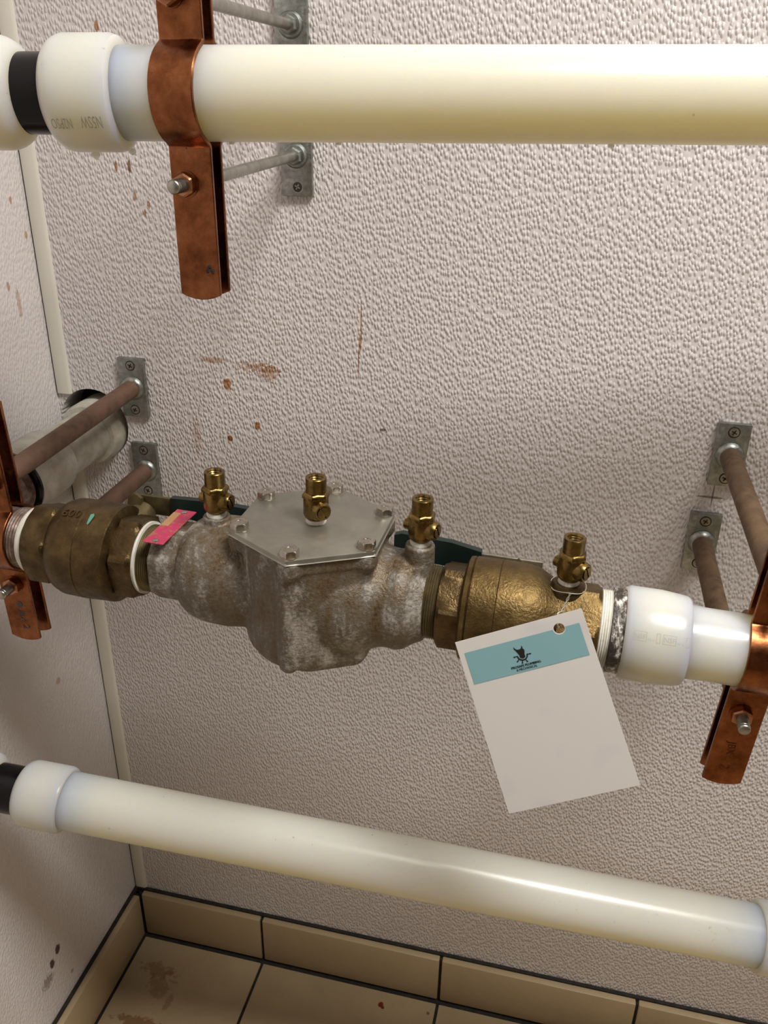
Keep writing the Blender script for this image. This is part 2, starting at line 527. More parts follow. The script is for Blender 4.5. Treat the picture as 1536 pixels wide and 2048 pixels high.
lathe(bm, [(0.044, HR + 0.004), (0.049, HR + 0.004)], (HX, 0, HZ), (0, 1, 0), 32)
part('wall_cavity', bm, 'void', wb)
bm = bmesh.new(); box(bm, (-WT, RY, -WT), (0, 0, RZ)); wl = tag(part('wall_left', bm, 'wall_left'), 'off-white panel wall on the left', kind='structure')
bm = bmesh.new(); box(bm, (RX, RY, -WT), (RX + WT, 0, RZ)); tag(part('wall_right', bm, 'wall_plain'), 'unseen wall on the right, coloured dark to cut bounced light', kind='structure')
bm = bmesh.new(); box(bm, (-WT, RY - WT, -WT), (RX + WT, RY, RZ)); tag(part('wall_front', bm, 'wall_plain'), 'unseen wall behind the viewer, coloured dark to cut bounced light', kind='structure')
bm = bmesh.new(); box(bm, (-WT, RY, RZ), (RX + WT, 0, RZ + WT)); tag(part('ceiling', bm, 'ceiling'), 'unseen ceiling of the pipe room, dimmed to cut bounced light', kind='structure')

bm = bmesh.new(); box(bm, (0, RY, -WT), (RX, 0, -0.0025))
fl = tag(part('floor', bm, 'grout'), 'beige tiled floor with dark grout', kind='structure')
T0, TW, G, BT = 0.232, 0.300, 0.0045, 0.0155   # first joint, tile pitch, grout width, base tile depth
xs = [BT] + [T0 + TW * i for i in range(8)] + [RX]
ys = [-BT - TW * i for i in range(10)] + [RY]
tile_mesh = {}
def tile(name, lo, hi, mat, parent, bev=0.0012):
    key = tuple(round(h - l, 4) for l, h in zip(lo, hi)) + (mat,)
    c = [(l + h) / 2 for l, h in zip(lo, hi)]
    if key not in tile_mesh or 'stained' in mat:
        d = [(h - l) / 2 for l, h in zip(lo, hi)]
        b = bmesh.new()
        if 'stained' in mat:
            box(b, lo, hi); bevel(b, bev, 2); finish(b)
        else:
            box(b, [-x for x in d], d); bevel(b, bev, 2); finish(b)
        me = bpy.data.meshes.new(name); b.to_mesh(me); b.free(); me.materials.append(M[mat])
        tile_mesh[key] = me
    o = bpy.data.objects.new(name, tile_mesh[key])
    COL.objects.link(o)
    o.parent = parent
    if 'stained' not in mat:
        o.location = c
    return o
for i in range(len(xs) - 1):
    for j in range(len(ys) - 1):
        mat = 'tile_stained' if (i, j) == (0, 0) else 'tile_stained2' if (i, j) == (1, 0) else 'tile_floor'
        tile('floor_tile', (xs[i] + G / 2, ys[j + 1] + G / 2, -0.010), (xs[i + 1] - G / 2, ys[j] - G / 2 - (0.003 if j == 0 else 0), 0.0), mat, fl)

BH = 0.0956
def baseboard(name, label, horizontal):
    bm = bmesh.new()
    if horizontal:
        box(bm, (0.0, -0.011, 0), (RX, 0, BH - 0.004))
        box(bm, (0.0, -0.0052, BH - 0.005), (RX, 0, BH + 0.0022))      # dark sealant along the top
    else:
        box(bm, (0, RY, 0), (0.011, -0.0072, BH - 0.004))
        box(bm, (0, RY, BH - 0.005), (0.0052, -0.0052, BH + 0.0022))
    b = tag(part(name, bm, 'grout'), label, kind='structure')
    if horizontal:
        for i in range(len(xs) - 1):
            tile('base_tile', (xs[i] + G / 2, -BT, 0.003), (xs[i + 1] - G / 2, -0.0050, BH), 'tile_wall', b, 0.0016)
    else:
        for j in range(len(ys) - 1):
            tile('base_tile', (0.0050, ys[j + 1] + G / 2, 0.003), (BT, ys[j] - G / 2, BH), 'tile_wall', b, 0.0016)
    return b
baseboard('baseboard_back', 'beige tile skirting along the back wall', True)
baseboard('baseboard_left', 'beige tile skirting along the left wall', False)

def corner_trim(name, label, z0, z1):
    bm = bmesh.new()
    pr = [(0.0022, 0), (0.0022, -0.0030), (0.0040, -0.0036), (0.0175, -0.0034), (0.0205, -0.0016), (0.0212, 0)]
    prism(bm, pr, (0, 0, z1 - z0), lambda p: Vector((p[0], p[1], z0)))
    t = tag(part(name, bm, 'trim'), label, kind='structure')
    bm = bmesh.new(); box(bm, (0.0, -0.0012, z0), (0.0022, 0, z1)); part('corner_shade_line', bm, 'void', t)  # dark strip painting in the shade of the gap beside the trim
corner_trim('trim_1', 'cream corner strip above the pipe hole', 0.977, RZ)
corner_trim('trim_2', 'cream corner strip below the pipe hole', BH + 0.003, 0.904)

lamp = thing('ceiling_lamp', 'ceiling panel lamp above the pipes', 'lamp', (1.30, -0.74, RZ))
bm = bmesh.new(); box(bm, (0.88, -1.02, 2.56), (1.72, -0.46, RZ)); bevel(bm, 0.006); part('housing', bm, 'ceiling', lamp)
bm = bmesh.new(); box(bm, (0.92, -0.99, 2.552), (1.68, -0.49, 2.561)); part('diffuser', bm, 'diffuser', lamp)

# ------------------------------------------------------------------ standoff brackets
def phillips(bm_head, bm_slot, c, r):
    lathe(bm_head, [(0, r), (0.0012, r * 0.96), (0.0018, r * 0.75)], c, (0, -1, 0), 20)

def bracket(label, group, wall, front, rod_r, rod_mat, style, h=0.0375, w=0.017):
    """wall: (x, z) of the plate; front: (x, y, z) where the rod ends."""
    x, z = wall
    t = thing('standoff_bracket', label, 'pipe bracket', (x, 0, z), group=group)
    y0 = -0.0065
    b = bmesh.new(); box(b, (x - w, y0, z - h), (x + w, 0, z + h)); bevel(b, 0.0012); part('wall_plate', b, 'galv', t)
    for s in (-1, 1):
        c = Vector((x + (0.0 if style == 'tube' else 0.001), y0, z + s * (h - 0.0095)))
        hd = bmesh.new()
        lathe(hd, [(-0.0008, 0.0052), (0.0006, 0.0050), (0.0008, 0.0042)], c, (0, -1, 0), 24)
        sc = part('screw', hd, 'steel' if style == 'tube' else 'void', t)
        rg = bmesh.new(); lathe(rg, [(-0.0006, 0.0064), (0.0002, 0.0062)], c, (0, -1, 0), 24); part('countersink', rg, 'void' if style == 'tube' else 'galv', sc)
        cr = bmesh.new()
        for q in (0, PI / 2):
            m_ = Matrix.Translation(c + Vector((0, -0.0005, 0))) @ Matrix.Rotation(q + 0.5, 4, 'Y')
            box(cr, (-0.0030, -0.0008, -0.0006), (0.0030, 0.0, 0.0006), m_)
        part('cross_slot', cr, 'void' if style == 'tube' else 'steel', sc)
    A = Vector((x, y0, z)); F = Vector(front); d = (F - A)
    L = d.length
    if style == 'tube':
        b = bmesh.new(); lathe(b, [(0, rod_r + 0.0042), (0.0014, rod_r + 0.0040), (0.004, rod_r + 0.0022), (0.0055, rod_r)], A, d, 36); part('collar', b, 'galv', t)
        b = bmesh.new(); lathe(b, [(0, rod_r), (L - 0.001, rod_r), (L, rod_r - 0.001)], A, d, 32); part('rod', b, rod_mat, t)
    else:
        b = bmesh.new(); lathe(b, [(0, 0.0125), (0.003, 0.0122), (0.005, 0.0105)], A, d, 32); part('collar', b, 'galv', t)
        b = bmesh.new(); lathe(b, [(0.004, hexr(0.0088)), (0.0105, hexr(0.0092)), (0.0125, hexr(0.0078))], A, d, 48); part('nut', b, 'galv', t)
        b = bmesh.new(); lathe(b, [(0, rod_r), (L - 0.0012, rod_r), (L, rod_r - 0.001)], A, d, 24); part('rod', b, rod_mat, t)
    return t

# ------------------------------------------------------------------ riser clamps
def strip_path(r, g, up, dn):
    """front half of the clamp in (f, z): f = distance in front of the pipe axis."""
    pts = [(g, -dn)]
    a0 = math.acos(min(1, g / r)) + 0.06
    zb = r * math.sin(a0)
    fil = 0.012
    pts.append((g, -zb - fil))
    b0 = a0 - 0.30
    P0 = (g, -zb - fil); P3 = (r * math.cos(b0), -r * math.sin(b0))
    P1 = (g, -zb - 0.001); P2 = (P3[0] - math.sin(b0) * 0.010, P3[1] - math.cos(b0) * 0.010)
    for i in range(1, 7):
        t = i / 7
        pts.append(tuple((1 - t) ** 3 * a + 3 * (1 - t) ** 2 * t * b + 3 * (1 - t) * t * t * c + t ** 3 * d for a, b, c, d in zip(P0, P1, P2, P3)))
    n = 18
    low = list(pts)
    arc = [(r * math.cos(q), r * math.sin(q)) for q in [-b0 + 2 * b0 * i / n for i in range(n + 1)]]
    top = [(f, -z) for f, z in reversed(low)]
    top[-1] = (g, up)
    return low + arc + top

def clamp_half(c, r, g, up, dn, w, th, side, arcend=0.004, skew=0.0):
    """side -1: half in front (towards the viewer), +1: half against the wall."""
    path = strip_path(r, g, up, dn)
    bm = bmesh.new()
    NW = 6
    rows = []
    n = len(path)
    for i, (f, z) in enumerate(path):
        a = path[max(0, i - 1)]; b = path[min(n - 1, i + 1)]
        tx, tz = b[0] - a[0], b[1] - a[1]
        L = math.hypot(tx, tz)
        nx, nz = tz / L, -tx / L
        if nx < 0 and abs(z) > r: nx, nz = -nx, -nz
        row = []
        for lay in (0, 1):
            ff, zz = f + nx * th * lay, z + nz * th * lay
            line = []
            for k_ in range(NW + 1):
                u = k_ / NW * 2 - 1
                ze = zz
                if i == 0: ze -= arcend * (1 - u * u)
                if i == n - 1: ze += arcend * (1 - u * u)
                line.append(bm.verts.new((c[0] + u * w / 2 + skew * ze, c[1] + side * ff, c[2] + ze)))
            row.append(line)
        rows.append(row)
    for i in range(n - 1):
        for k_ in range(NW):
            for lay in (0, 1):
                bm.faces.new((rows[i][lay][k_], rows[i][lay][k_ + 1], rows[i + 1][lay][k_ + 1], rows[i + 1][lay][k_]))
        for k_ in (0, NW):
            bm.faces.new((rows[i][0][k_], rows[i][1][k_], rows[i + 1][1][k_], rows[i + 1][0][k_]))
    for i in (0, n - 1):
        for k_ in range(NW):
            bm.faces.new((rows[i][0][k_], rows[i][0][k_ + 1], rows[i][1][k_ + 1], rows[i][1][k_]))
    bmesh.ops.recalc_face_normals(bm, faces=bm.faces[:])
    bevel(bm, 0.0006, 1, 0.9)
    return bm

def riser_clamp(label, c, r, up, dn, bolts, w=0.033, th=0.0034, g=0.0072, tip=0.022, skew=0.0):
    t = thing('riser_clamp', label, 'pipe clamp', (c[0], c[1], c[2] - dn), group='copper riser clamps on the pipes')
    part('front_half', clamp_half(c, r, g, up, dn, w, th, -1, skew=skew), 'copper', t)
    part('back_half', clamp_half(c, r, g, up, dn, w, th, 1, skew=skew), 'copper', t)
    yf = c[1] - g - th
    for (bx, bz) in bolts:
        b = bmesh.new(); lathe(b, [(0, 0.0098), (0.0008, 0.0098), (0.0009, 0.0085)], (bx, yf, bz), (0, -1, 0), 24); part('washer', b, 'copper', t)
        b = bmesh.new(); lathe(b, [(0.0009, hexr(0.0092)), (0.0062, hexr(0.0092)), (0.0074, hexr(0.0078))], (bx, yf, bz), (0, -1, 0), 48, 0.3); nt = part('nut', b, 'copper_edge', t)
        pr = [(-0.012, 0.0052)]
        s = 0.0
        while s < tip - 0.004:
            pr += [(s, 0.0052), (s + 0.0008, 0.0047)]
            s += 0.0016
        pr += [(tip - 0.003, 0.0052), (tip - 0.001, 0.0050), (tip, 0.0040)]
        b = bmesh.new(); lathe(b, pr, (bx, yf, bz), (0, -1, 0), 20); part('bolt', b, 'steel', t, sharp=1.2)
    return t, yf

# ------------------------------------------------------------------ top pipe
T1, T2 = Vector((0.391, -0.28, 1.3232)), Vector((0.728, -0.225, 1.3268))
TD = (T2 - T1).normalized()
def tp(x):
    return T1 + TD * ((x - T1.x) / TD.x)
PR = 0.0315
top = thing('plastic_pipe', 'thick milky white plastic pipe running across the top', 'pipe', tuple(tp(0.3) - Vector((0, 0, PR))))
M['pp_top'] = pp_material('milky_plastic_top', [(0.306 - OFFS[top].x, 0.02)])
def along(p, d):
    return lambda prof, bm=None, seg=64: lathe(bm if bm is not None else bmesh.new(), prof, p, d, seg)
A = tp(0.29)
b = bmesh.new(); lathe(b, [(0, PR), (1.2, PR)], A, TD, 72); part('pipe', b, 'pp_top', top)
def bell(s0, s1, r, rin, rr0, rr1, n=8):
    """rounded socket s0..s1: big shoulder at s0, small lip at s1."""
    out = [(s0, rin)]
    out += [(s0 + rr0 * (1 - math.cos(PI / 2 * i / n)), rin + (r - rin) * math.sin(PI / 2 * i / n)) for i in range(n + 1)][1:]
    out += [(s1 - rr1, r), (s1 - rr1 * 0.3, r - rr1 * 0.25), (s1, r - rr1 * 0.9), (s1 - 0.001, rin)]
    return out
S0 = tp(0.2455)
b = bmesh.new(); lathe(b, bell(0, 0.054, 0.0392, 0.022, 0.016, 0.006), S0, TD, 72); part('socket', b, 'pp', top)
b = bmesh.new(); lathe(b, bell(0, 0.09, 0.0385, 0.020, 0.020, 0.006), tp(0.2285), -TD, 72); part('socket', b, 'pp', top)
b = bmesh.new(); lathe(b, [(0, 0.0275), (0.06, 0.0275)], tp(0.20), TD, 48); part('black_sleeve', b, 'black', top)
for (x, r_, rr_, lg) in ((0.272, 0.0390, 0.0034, 1.9), (0.300, 0.0375, 0.0028, 1.6), (0.452, PR, 0.0022, 1.3), (0.374, PR, 0.0022, 1.2), (0.645, PR, 0.0026, 1.3)):
    b = bmesh.new(); drop(b, tp(x) + Vector((0, 0, -r_ + 0.0012)), rr_, lg); part('water_drop', b, 'pp', top)
def on_pipe(axp, d, r, ang, s):
    """point on a pipe: ang measured from the viewer side (-y) upwards."""
    a = Vector(d).normalized()
    f = Vector((0, -1, 0)); f = (f - a * f.dot(a)).normalized()
    return axp + a * s + (f * math.cos(ang) + f.cross(a) * (1 if f.cross(a).z > 0 else -1) * math.sin(ang)) * r
def wrap_text(body, size, axp, d, r, ang0, s0, mat, parent, up_sign=1, sx=1.0, roll_=False, name='printed_mark'):
    def fn(u, v):
        if roll_: u, v = -v, u
        return on_pipe(axp, d, r + 0.0003, ang0 + v * up_sign / r, s0 + u * up_sign)
    part(name, text_bm(body, size, fn, sx=sx), mat, parent)
wrap_text('N5SW', 0.0125, S0, TD, 0.0392, -0.36, 0.0400, 'faint_ink', top, up_sign=-1, sx=0.45)
wrap_text('N2PSO', 0.0110, S0, TD, 0.0392, -0.40, 0.0185, 'faint_ink', top, up_sign=-1, sx=0.45)

TC = tp(0.347)
bracket('slim zinc standoff rod above the top pipe', 'zinc standoff rods of the top clamp', (0.3275, 1.3825), (0.342, -0.270, 1.3850), 0.0050, 'steel', 'nut', h=0.040)
bracket('slim zinc standoff rod just below the top pipe', 'zinc standoff rods of the top clamp', (0.3290, 1.2640), (0.342, -0.270, 1.2625), 0.0050, 'steel', 'nut', h=0.040)
tc, tc_yf = riser_clamp('copper riser clamp hugging the top pipe', tuple(TC), PR + 0.0003, 0.141, 0.141, [(0.342, 1.2625), (0.342, 1.385)])

# ------------------------------------------------------------------ low pipe
L1, L2 = Vector((0.1753, -0.300, 0.6090)), Vector((0.8255, -0.235, 0.5394))
LD = (L2 - L1).normalized()
def lp(x):
    return L1 + LD * ((x - L1.x) / LD.x)
low = thing('plastic_pipe', 'milky white plastic pipe sloping down to the right near the floor', 'pipe', tuple(lp(0.5) - Vector((0, 0, PR))))
M['pp_low'] = pp_material('milky_plastic_low', [(0.150 - 0.5, 0.04), (0.905 - 0.5, 0.075)])
b = bmesh.new(); lathe(b, [(0, PR), ((lp(0.93) - lp(0.11)).length, PR)], lp(0.11), LD, 72); part('pipe', b, 'pp_low', low)
b = bmesh.new(); lathe(b, bell(0, 0.055, 0.0362, 0.022, 0.014, 0.004), lp(0.0875), LD, 72); part('socket', b, 'pp', low)
b = bmesh.new(); lathe(b, bell(0, 0.08, 0.0372, 0.022, 0.016, 0.004), lp(0.966), -LD, 72); part('socket', b, 'pp', low)
b = bmesh.new(); lathe(b, [(0, 0.0265), (0.06, 0.0265)], lp(0.035), LD, 48); part('black_sleeve', b, 'black', low)
b = bmesh.new(); lathe(b, bell(0, 0.05, 0.0362, 0.022, 0.014, 0.004), lp(0.062), -LD, 72); part('socket', b, 'pp', low)
for i in range(16):
    x = random.uniform(0.62, 0.87)
    b = bmesh.new()
    rr_ = random.uniform(0.0007, 0.0014)
    q = on_pipe(lp(x), LD, PR, random.uniform(0.55, 0.95), 0)
    bmesh.ops.create_uvsphere(b, u_segments=8, v_segments=6, radius=rr_, matrix=Matrix.Translation(q))
    part('water_drop', b, 'water', low)

# ------------------------------------------------------------------ middle run (frame along its axis)
V = Frame((0.4259, -0.275, 0.9194), 0.0223)
def sx_(x):               # world x -> position along the run
    return x - 0.4259

def thread(s0, s1, r, pitch=0.0021, depth=0.0011):
    pr = [(s0, r)]
    s = s0
    while s < s1 - pitch:
        pr += [(s + pitch * 0.5, r - depth), (s + pitch, r)]
        s += pitch
    return pr + [(s1, r)]

def hex_block(bm, s0, s1, rv, ch=0.003, n=6, phase=0.0):
    f = hexr(rv, n, phase)
    ap = rv * math.cos(PI / n)
    def cl(lim):
        return lambda t: min(f(t), lim)
    lathe(bm, [(s0, ap * 0.80), (s0, cl(ap * 1.01)), (s0 + ch, cl(rv * 0.985)), (s1 - ch, cl(rv * 0.985)), (s1, cl(ap * 1.01)), (s1, ap * 0.80)], seg=96)

def test_cock(parent, s, y, z, ang, stub=True, light='brass_smooth'):
    """ang: compass direction (radians from +x towards -y) of the slotted screw."""
    c = Vector((s, y, z))
    Z = (0, 0, 1)
    b = bmesh.new(); lathe(b, [(-0.001, 0.0090), (0.003, 0.0088)], c, Z, 24); tp_ = part('test_cock', b, 'tape', parent, label='white tape under test cock') if False else None
    b = bmesh.new()
    lathe(b, [(0.0035, 0.0078), (0.0055, 0.0100), (0.0085, 0.0112), (0.0245, 0.0112), (0.0260, 0.0106)], c, Z, 36)
    lathe(b, [(0.0235, 0.0110), (0.0245, hexr(0.0126)), (0.0272, hexr(0.0126)), (0.0290, hexr(0.0112)), (0.0295, 0.0092)], c, Z, 48, 0.4)
    pr = [(0.028, 0.0092), (0.0425, 0.0092), (0.0430, 0.0088), (0.0430, 0.0064)]
    q = 0.0425
    for i in range(4):
        pr += [(q - 0.0008, 0.0056), (q - 0.0018, 0.0064)]
        q -= 0.002
    pr += [(0.032, 0.0055), (0.0318, 0.0001)]
    lathe(b, pr, c, Z, 36)
    d = Vector((math.cos(ang), -math.sin(ang), 0))
    e = c + Vector((0, 0, 0.0150))
    lathe(b, [(0.004, 0.0088), (0.0115, 0.0086), (0.0145, 0.0078), (0.0155, 0.0072), (0.0155, 0.0058), (0.0145, 0.0056)], e, d, 32)
    if stub:
        lathe(b, [(0.0, 0.0048), (0.0148, 0.0048), (0.0156, 0.0040)], e, -d, 20)
    body = part('test_cock', b, light, parent)
    tb = bmesh.new(); lathe(tb, [(-0.0015, 0.0086), (0.0008, 0.0092), (0.0036, 0.0084)], c, Z, 28); part('thread_tape', tb, 'tape', body)
    sb = bmesh.new()
    a, u, w = basis(d)
    uu = (u * math.cos(0.45) + w * math.sin(0.45)); ww = a.cross(uu)
    for sg in (-1, 1):          # slotted screw: two half discs with a gap
        pts = [(0.0053 * math.cos(q_), sg * (0.0007 + 0.0046 * math.sin(q_))) for q_ in [PI * i / 12 for i in range(13)]]
        prism(sb, pts, d * 0.0030, lambda p: e + d * 0.0135 + uu * p[0] + ww * p[1])
    part('slotted_screw', sb, light, body)
    kb = bmesh.new(); lathe(kb, [(0.0130, 0.0054), (0.0140, 0.0054)], e, d, 24); part('screw_slot', kb, 'void', body)
    return body

def lever(parent, s0, s1, y, z0, z1, bend=0.0):
    """vinyl dipped flat lever standing on edge, running along the pipe"""
    b = bmesh.new()
    n = 12
    def fn(p): return Vector((p[0], y, p[1]))
    h = 0.0115
    pts_t = []; pts_b = []
    for i in range(n + 1):
        t = i / n
        s = s0 + (s1 - s0) * t
        z = z0 + (z1 - z0) * t
        hh = h * (0.75 + 0.35 * min(1, t * 3))
        if i == n: hh *= 0.75
        pts_t.append((s, z + hh)); pts_b.append((s, z - hh))
    prism(b, pts_t + pts_b[::-1], (0, 0.007, 0), fn)
    bevel(b, 0.0025, 3, 0.7)
    return part('lever_grip', b, 'green', parent, sharp=0.9)

# ---- left ball valve
lv = thing('ball_valve', 'dark brass ball valve with hexagonal ends left of the check valve', 'valve', (sx_(0.205), 0, -0.048), V, group='brass ball valves')
b = bmesh.new()
lathe(b, [(sx_(0.170), 0.034), (sx_(0.174), 0.040), (sx_(0.179), 0.0445), (sx_(0.186), 0.0472), (sx_(0.207), 0.0480), (sx_(0.2075), 0.0474), (sx_(0.208), 0.0480),
          (sx_(0.228), 0.0470), (sx_(0.233), 0.0472), (sx_(0.236), 0.0464), (sx_(0.2375), 0.043), (sx_(0.239), 0.034)], seg=80)
body = part('body', b, 'brass', lv)
b = bmesh.new(); hex_block(b, sx_(0.1470), sx_(0.174), 0.0420, 0.0035, phase=0.16); part('hexagonal_end', b, 'brass', lv)
b = bmesh.new(); hex_block(b, sx_(0.238), sx_(0.2605), 0.0425, 0.003, phase=0.2); part('hexagonal_end', b, 'brass', lv)
b = bmesh.new(); lathe(b, [(sx_(0.1375), 0.0308), (sx_(0.1395), 0.0326), (sx_(0.145), 0.0334), (sx_(0.1480), 0.0328)], seg=64); part('thread_tape', b, 'tape', lv)
b = bmesh.new(); lathe(b, [(sx_(0.2600), 0.030), (sx_(0.2601), 0.0348), (sx_(0.2628), 0.0348), (sx_(0.2630), 0.030)], seg=64); part('thread_tape', b, 'tape', lv)
b = bmesh.new(); lathe(b, [(sx_(0.05), 0.0300), (sx_(0.124), 0.0300)] + [(sx_(0.124) + i * 0.0015, 0.0304 if i % 2 else 0.0296) for i in range(1, 10)] + [(sx_(0.142), 0.030)], seg=64)
part('nipple', b, 'nipple', lv)
# raised cast marks on top of the body
def on_run(s, ang, r):
    return Vector((s, -r * math.cos(ang), r * math.sin(ang)))
mk = text_bm('600', 0.013, lambda u, v: on_run(sx_(0.196) + u, 1.13 + v / 0.048, 0.0485))
ex = bmesh.ops.extrude_face_region(mk, geom=mk.faces[:])
for v_ in [g_ for g_ in ex['geom'] if isinstance(g_, bmesh.types.BMVert)]:
    v_.co = Vector((v_.co.x, v_.co.y * 0.975, v_.co.z * 0.975))
part('cast_mark', mk, 'brass', body)
b = bmesh.new()
pts = [on_run(sx_(0.2165) + du, 1.13 + dv / 0.048, 0.0484) for du, dv in ((-.002, .006), (.0005, .0075), (.0022, .005), (.0018, 0), (.0005, -.006), (-.001, -.005), (-.0015, 0))]
b.faces.new([b.verts.new(p_) for p_ in pts]); part('verdigris_spot', b, 'verdigris', body)
# stem and lever on the wall side
b = bmesh.new(); lathe(b, [(0.030, 0.014), (0.050, 0.014), (0.052, 0.010), (0.058, 0.010)], (sx_(0.232), 0, 0.010), (0, 1, 0.22), 28); part('stem', b, 'brass_dull', lv)
b = bmesh.new(); box(b, (sx_(0.222), 0.048, 0.020), (sx_(0.290), 0.052, 0.040)); bevel(b, 0.001)
lv_arm = part('lever_arm', b, 'brass_dull', lv)
b = bmesh.new(); lathe(b, [(0, hexr(0.008)), (0.006, hexr(0.008))], (sx_(0.228), 0.046, 0.034), (0, -1, 0.3), 24); part('stem_nut', b, 'brass_dull', lv)
lever(lv, sx_(0.264), sx_(0.385), 0.046, 0.0330, 0.0270)

# ---- double check valve
dc = thing('backflow_valve', 'grey streaked cast bronze double check valve with hexagonal steel cover', 'valve', (0, 0, -0.062), V)
def body_solids():
    bm = bmesh.new()
    X = (1, 0, 0)
    # square left hub
    q = 0.0345
    def sq(c):
        return lambda t: min(q / max(abs(math.cos(t)), abs(math.sin(t))), (q * 2 - c) / (abs(math.cos(t)) + abs(math.sin(t))))
    lathe(bm, [(-0.149, sq(0.018)), (-0.098, sq(0.018))], (0, 0, 0.002), X, 64)
    # left bulge
    lathe(bm, [(-0.122, 0.030), (-0.119, 0.041), (-0.110, 0.0475), (-0.097, 0.0510), (-0.075, 0.0520), (-0.060, 0.0500), (-0.040, 0.046)], (0, 0, 0), X, 48)
    lathe(bm, [(-0.02, 0.0205), (0.040, 0.0175), (0.046, 0.0145)], (-0.096, 0, 0), (0, 0, 1), 32)
    lathe(bm, [(0.0, 0.0145), (0.0560, 0.0125)], (-0.0925, 0, 0), (0, 0, 1), 28)
    # chamber: hexagonal bowl with rounded bottom
    def hx(d):
        """left half: hexagon with rounded corners, right half: round; inset by d"""
        f = hexr(0.0715 - d, 6, 0.0)
        def g(t):
            left = math.sin(t - 0.25)
            k_ = max(0.0, min(1.0, 0.5 + left * 4))
            return (1 - k_) * (0.0650 - d) + k_ * min(f(t), 0.0700 - d)
        return g
    lathe(bm, [(-0.0640, hx(0.030)), (-0.0625, hx(0.0165)), (-0.058, hx(0.0085)), (-0.049, hx(0.003)), (-0.030, hx(0.001)), (0.048, hx(0.0))],
          (0, 0, 0), (0, 0, 1), 96, phase=0.0)
    # front rib
    lathe(bm, [(-0.0570, 0.005), (-0.052, 0.0090), (0.05, 0.0110)], (-0.004, -0.0595, 0), (0, 0, 1), 20)
    lathe(bm, [(-0.056, 0.0085), (0.05, 0.0105)], (0.0, 0.0580, 0), (0, 0, 1), 20)
    # cover flange
    lathe(bm, [(0.044, hexr(0.069)), (0.0485, hexr(0.0735)), (0.0595, hexr(0.0735))], (0, 0, 0), (0, 0, 1), 72)
    for i in range(6):
        a = 2 * PI * i / 6
        lathe(bm, [(0.042, 0.008), (0.0485, 0.0115), (0.0595, 0.0115)], (0.064 * math.sin(a), 0.064 * math.cos(a), 0), (0, 0, 1), 18)
    # right bulges
    lathe(bm, [(-0.01, 0.058), (0.030, 0.0605), (0.048, 0.0565), (0.062, 0.0485), (0.070, 0.0455), (0.076, 0.0450), (0.084, 0.0462), (0.091, 0.0440), (0.098, 0.0385), (0.104, 0.0355), (0.107, 0.0340)],
          (0, 0, -0.002), X, 48)
    lathe(bm, [(0.0, 0.0150), (0.0570, 0.0130)], (0.0965, 0, 0), (0, 0, 1), 28)
    lathe(bm, [(0.0, 0.022), (0.040, 0.0165)], (0.0925, 0, 0), (0, 0, 1), 28)
    return bm
bm = body_solids()
bmesh.ops.recalc_face_normals(bm, faces=bm.faces[:])
me = bpy.data.meshes.new('cast_body')
bm.to_mesh(me); bm.free()
tmp = bpy.data.objects.new('cast_body_tmp', me)
COL.objects.link(tmp)
rm = tmp.modifiers.new('r', 'REMESH'); rm.mode = 'VOXEL'; rm.voxel_size = 0.0013; rm.use_smooth_shade = True
sm = tmp.modifiers.new('s', 'SMOOTH'); sm.factor = 0.5; sm.iterations = 9
bpy.context.view_layer.update()
me2 = bpy.data.meshes.new_from_object(tmp.evaluated_get(bpy.context.evaluated_depsgraph_get()))
bpy.data.objects.remove(tmp)
bm = bmesh.new(); bm.from_mesh(me2)
dc_body = part('cast_body', bm, 'bronze', dc, sharp=3.0)
b = bmesh.new(); lathe(b, thread(-0.1645, -0.144, 0.0322), seg=64); part('threaded_end', b, 'brass_dull', dc, sharp=1.4)
b = bmesh.new(); lathe(b, thread(0.1045, 0.124, 0.0332), seg=64); part('threaded_end', b, 'brass_dull', dc, sharp=1.4)
ZP = 0.0595
b = bmesh.new(); lathe(b, [(0, hexr(0.0752)), (0.0045, hexr(0.0752))], (0, 0, ZP), (0, 0, 1), 72)
bmesh.ops.remove_doubles(b, verts=b.verts, dist=1e-5)
bevel(b, 0.0012, 2, 0.4)
cp = part('cover_plate', b, 'stainless', dc)
for i in range(6):
    a = 2 * PI * i / 6
    c = Vector((0.0655 * math.sin(a), 0.0655 * math.cos(a), ZP + 0.0045))
    b = bmesh.new()
    lathe(b, [(0, 0.0082), (0.0008, 0.0082)], c, (0, 0, 1), 24)
    f = hexr(0.0084)
    lathe(b, [(0.0006, f), (0.0056, f), (0.0068, lambda t: min(f(t), 0.0070)), (0.0068, 0.0035), (0.0064, 0.0034)], c, (0, 0, 1), 48, phase=0.5 + i * 0.7)
    part('bolt', b, 'bolt', dc)
# pink name plate on the hub, two rivets
NZ = 0.0372
b = bmesh.new()
box(b, (-0.1490, -0.0355, NZ), (-0.1290, 0.033, NZ + 0.0008))
bmesh.ops.rotate(b, verts=b.verts, cent=(-0.139, 0, NZ), matrix=Matrix.Rotation(-0.02, 3, 'Z'))
npl = part('name_plate', b, 'pink', dc, label='pink riveted name plate')
b = bmesh.new(); box(b, (-0.1487, -0.002, NZ + 0.0007), (-0.1410, 0.026, NZ + 0.0010)); part('bare_patch', b, 'olive', npl)
for y in (-0.031, 0.028):
    b = bmesh.new(); lathe(b, [(0, 0.0030), (0.0008, 0.0028), (0.0014, 0.0018), (0.0016, 0.0004)], (-0.139, y, NZ + 0.0008), (0, 0, 1), 16); part('rivet', b, 'bolt', npl)
test_cock(dc, -0.0925, 0, 0.0565, 0.15)
test_cock(dc, 0.002, 0, ZP + 0.0045, 0.85, stub=False)
test_cock(dc, 0.0965, 0, 0.0575, 0.30)

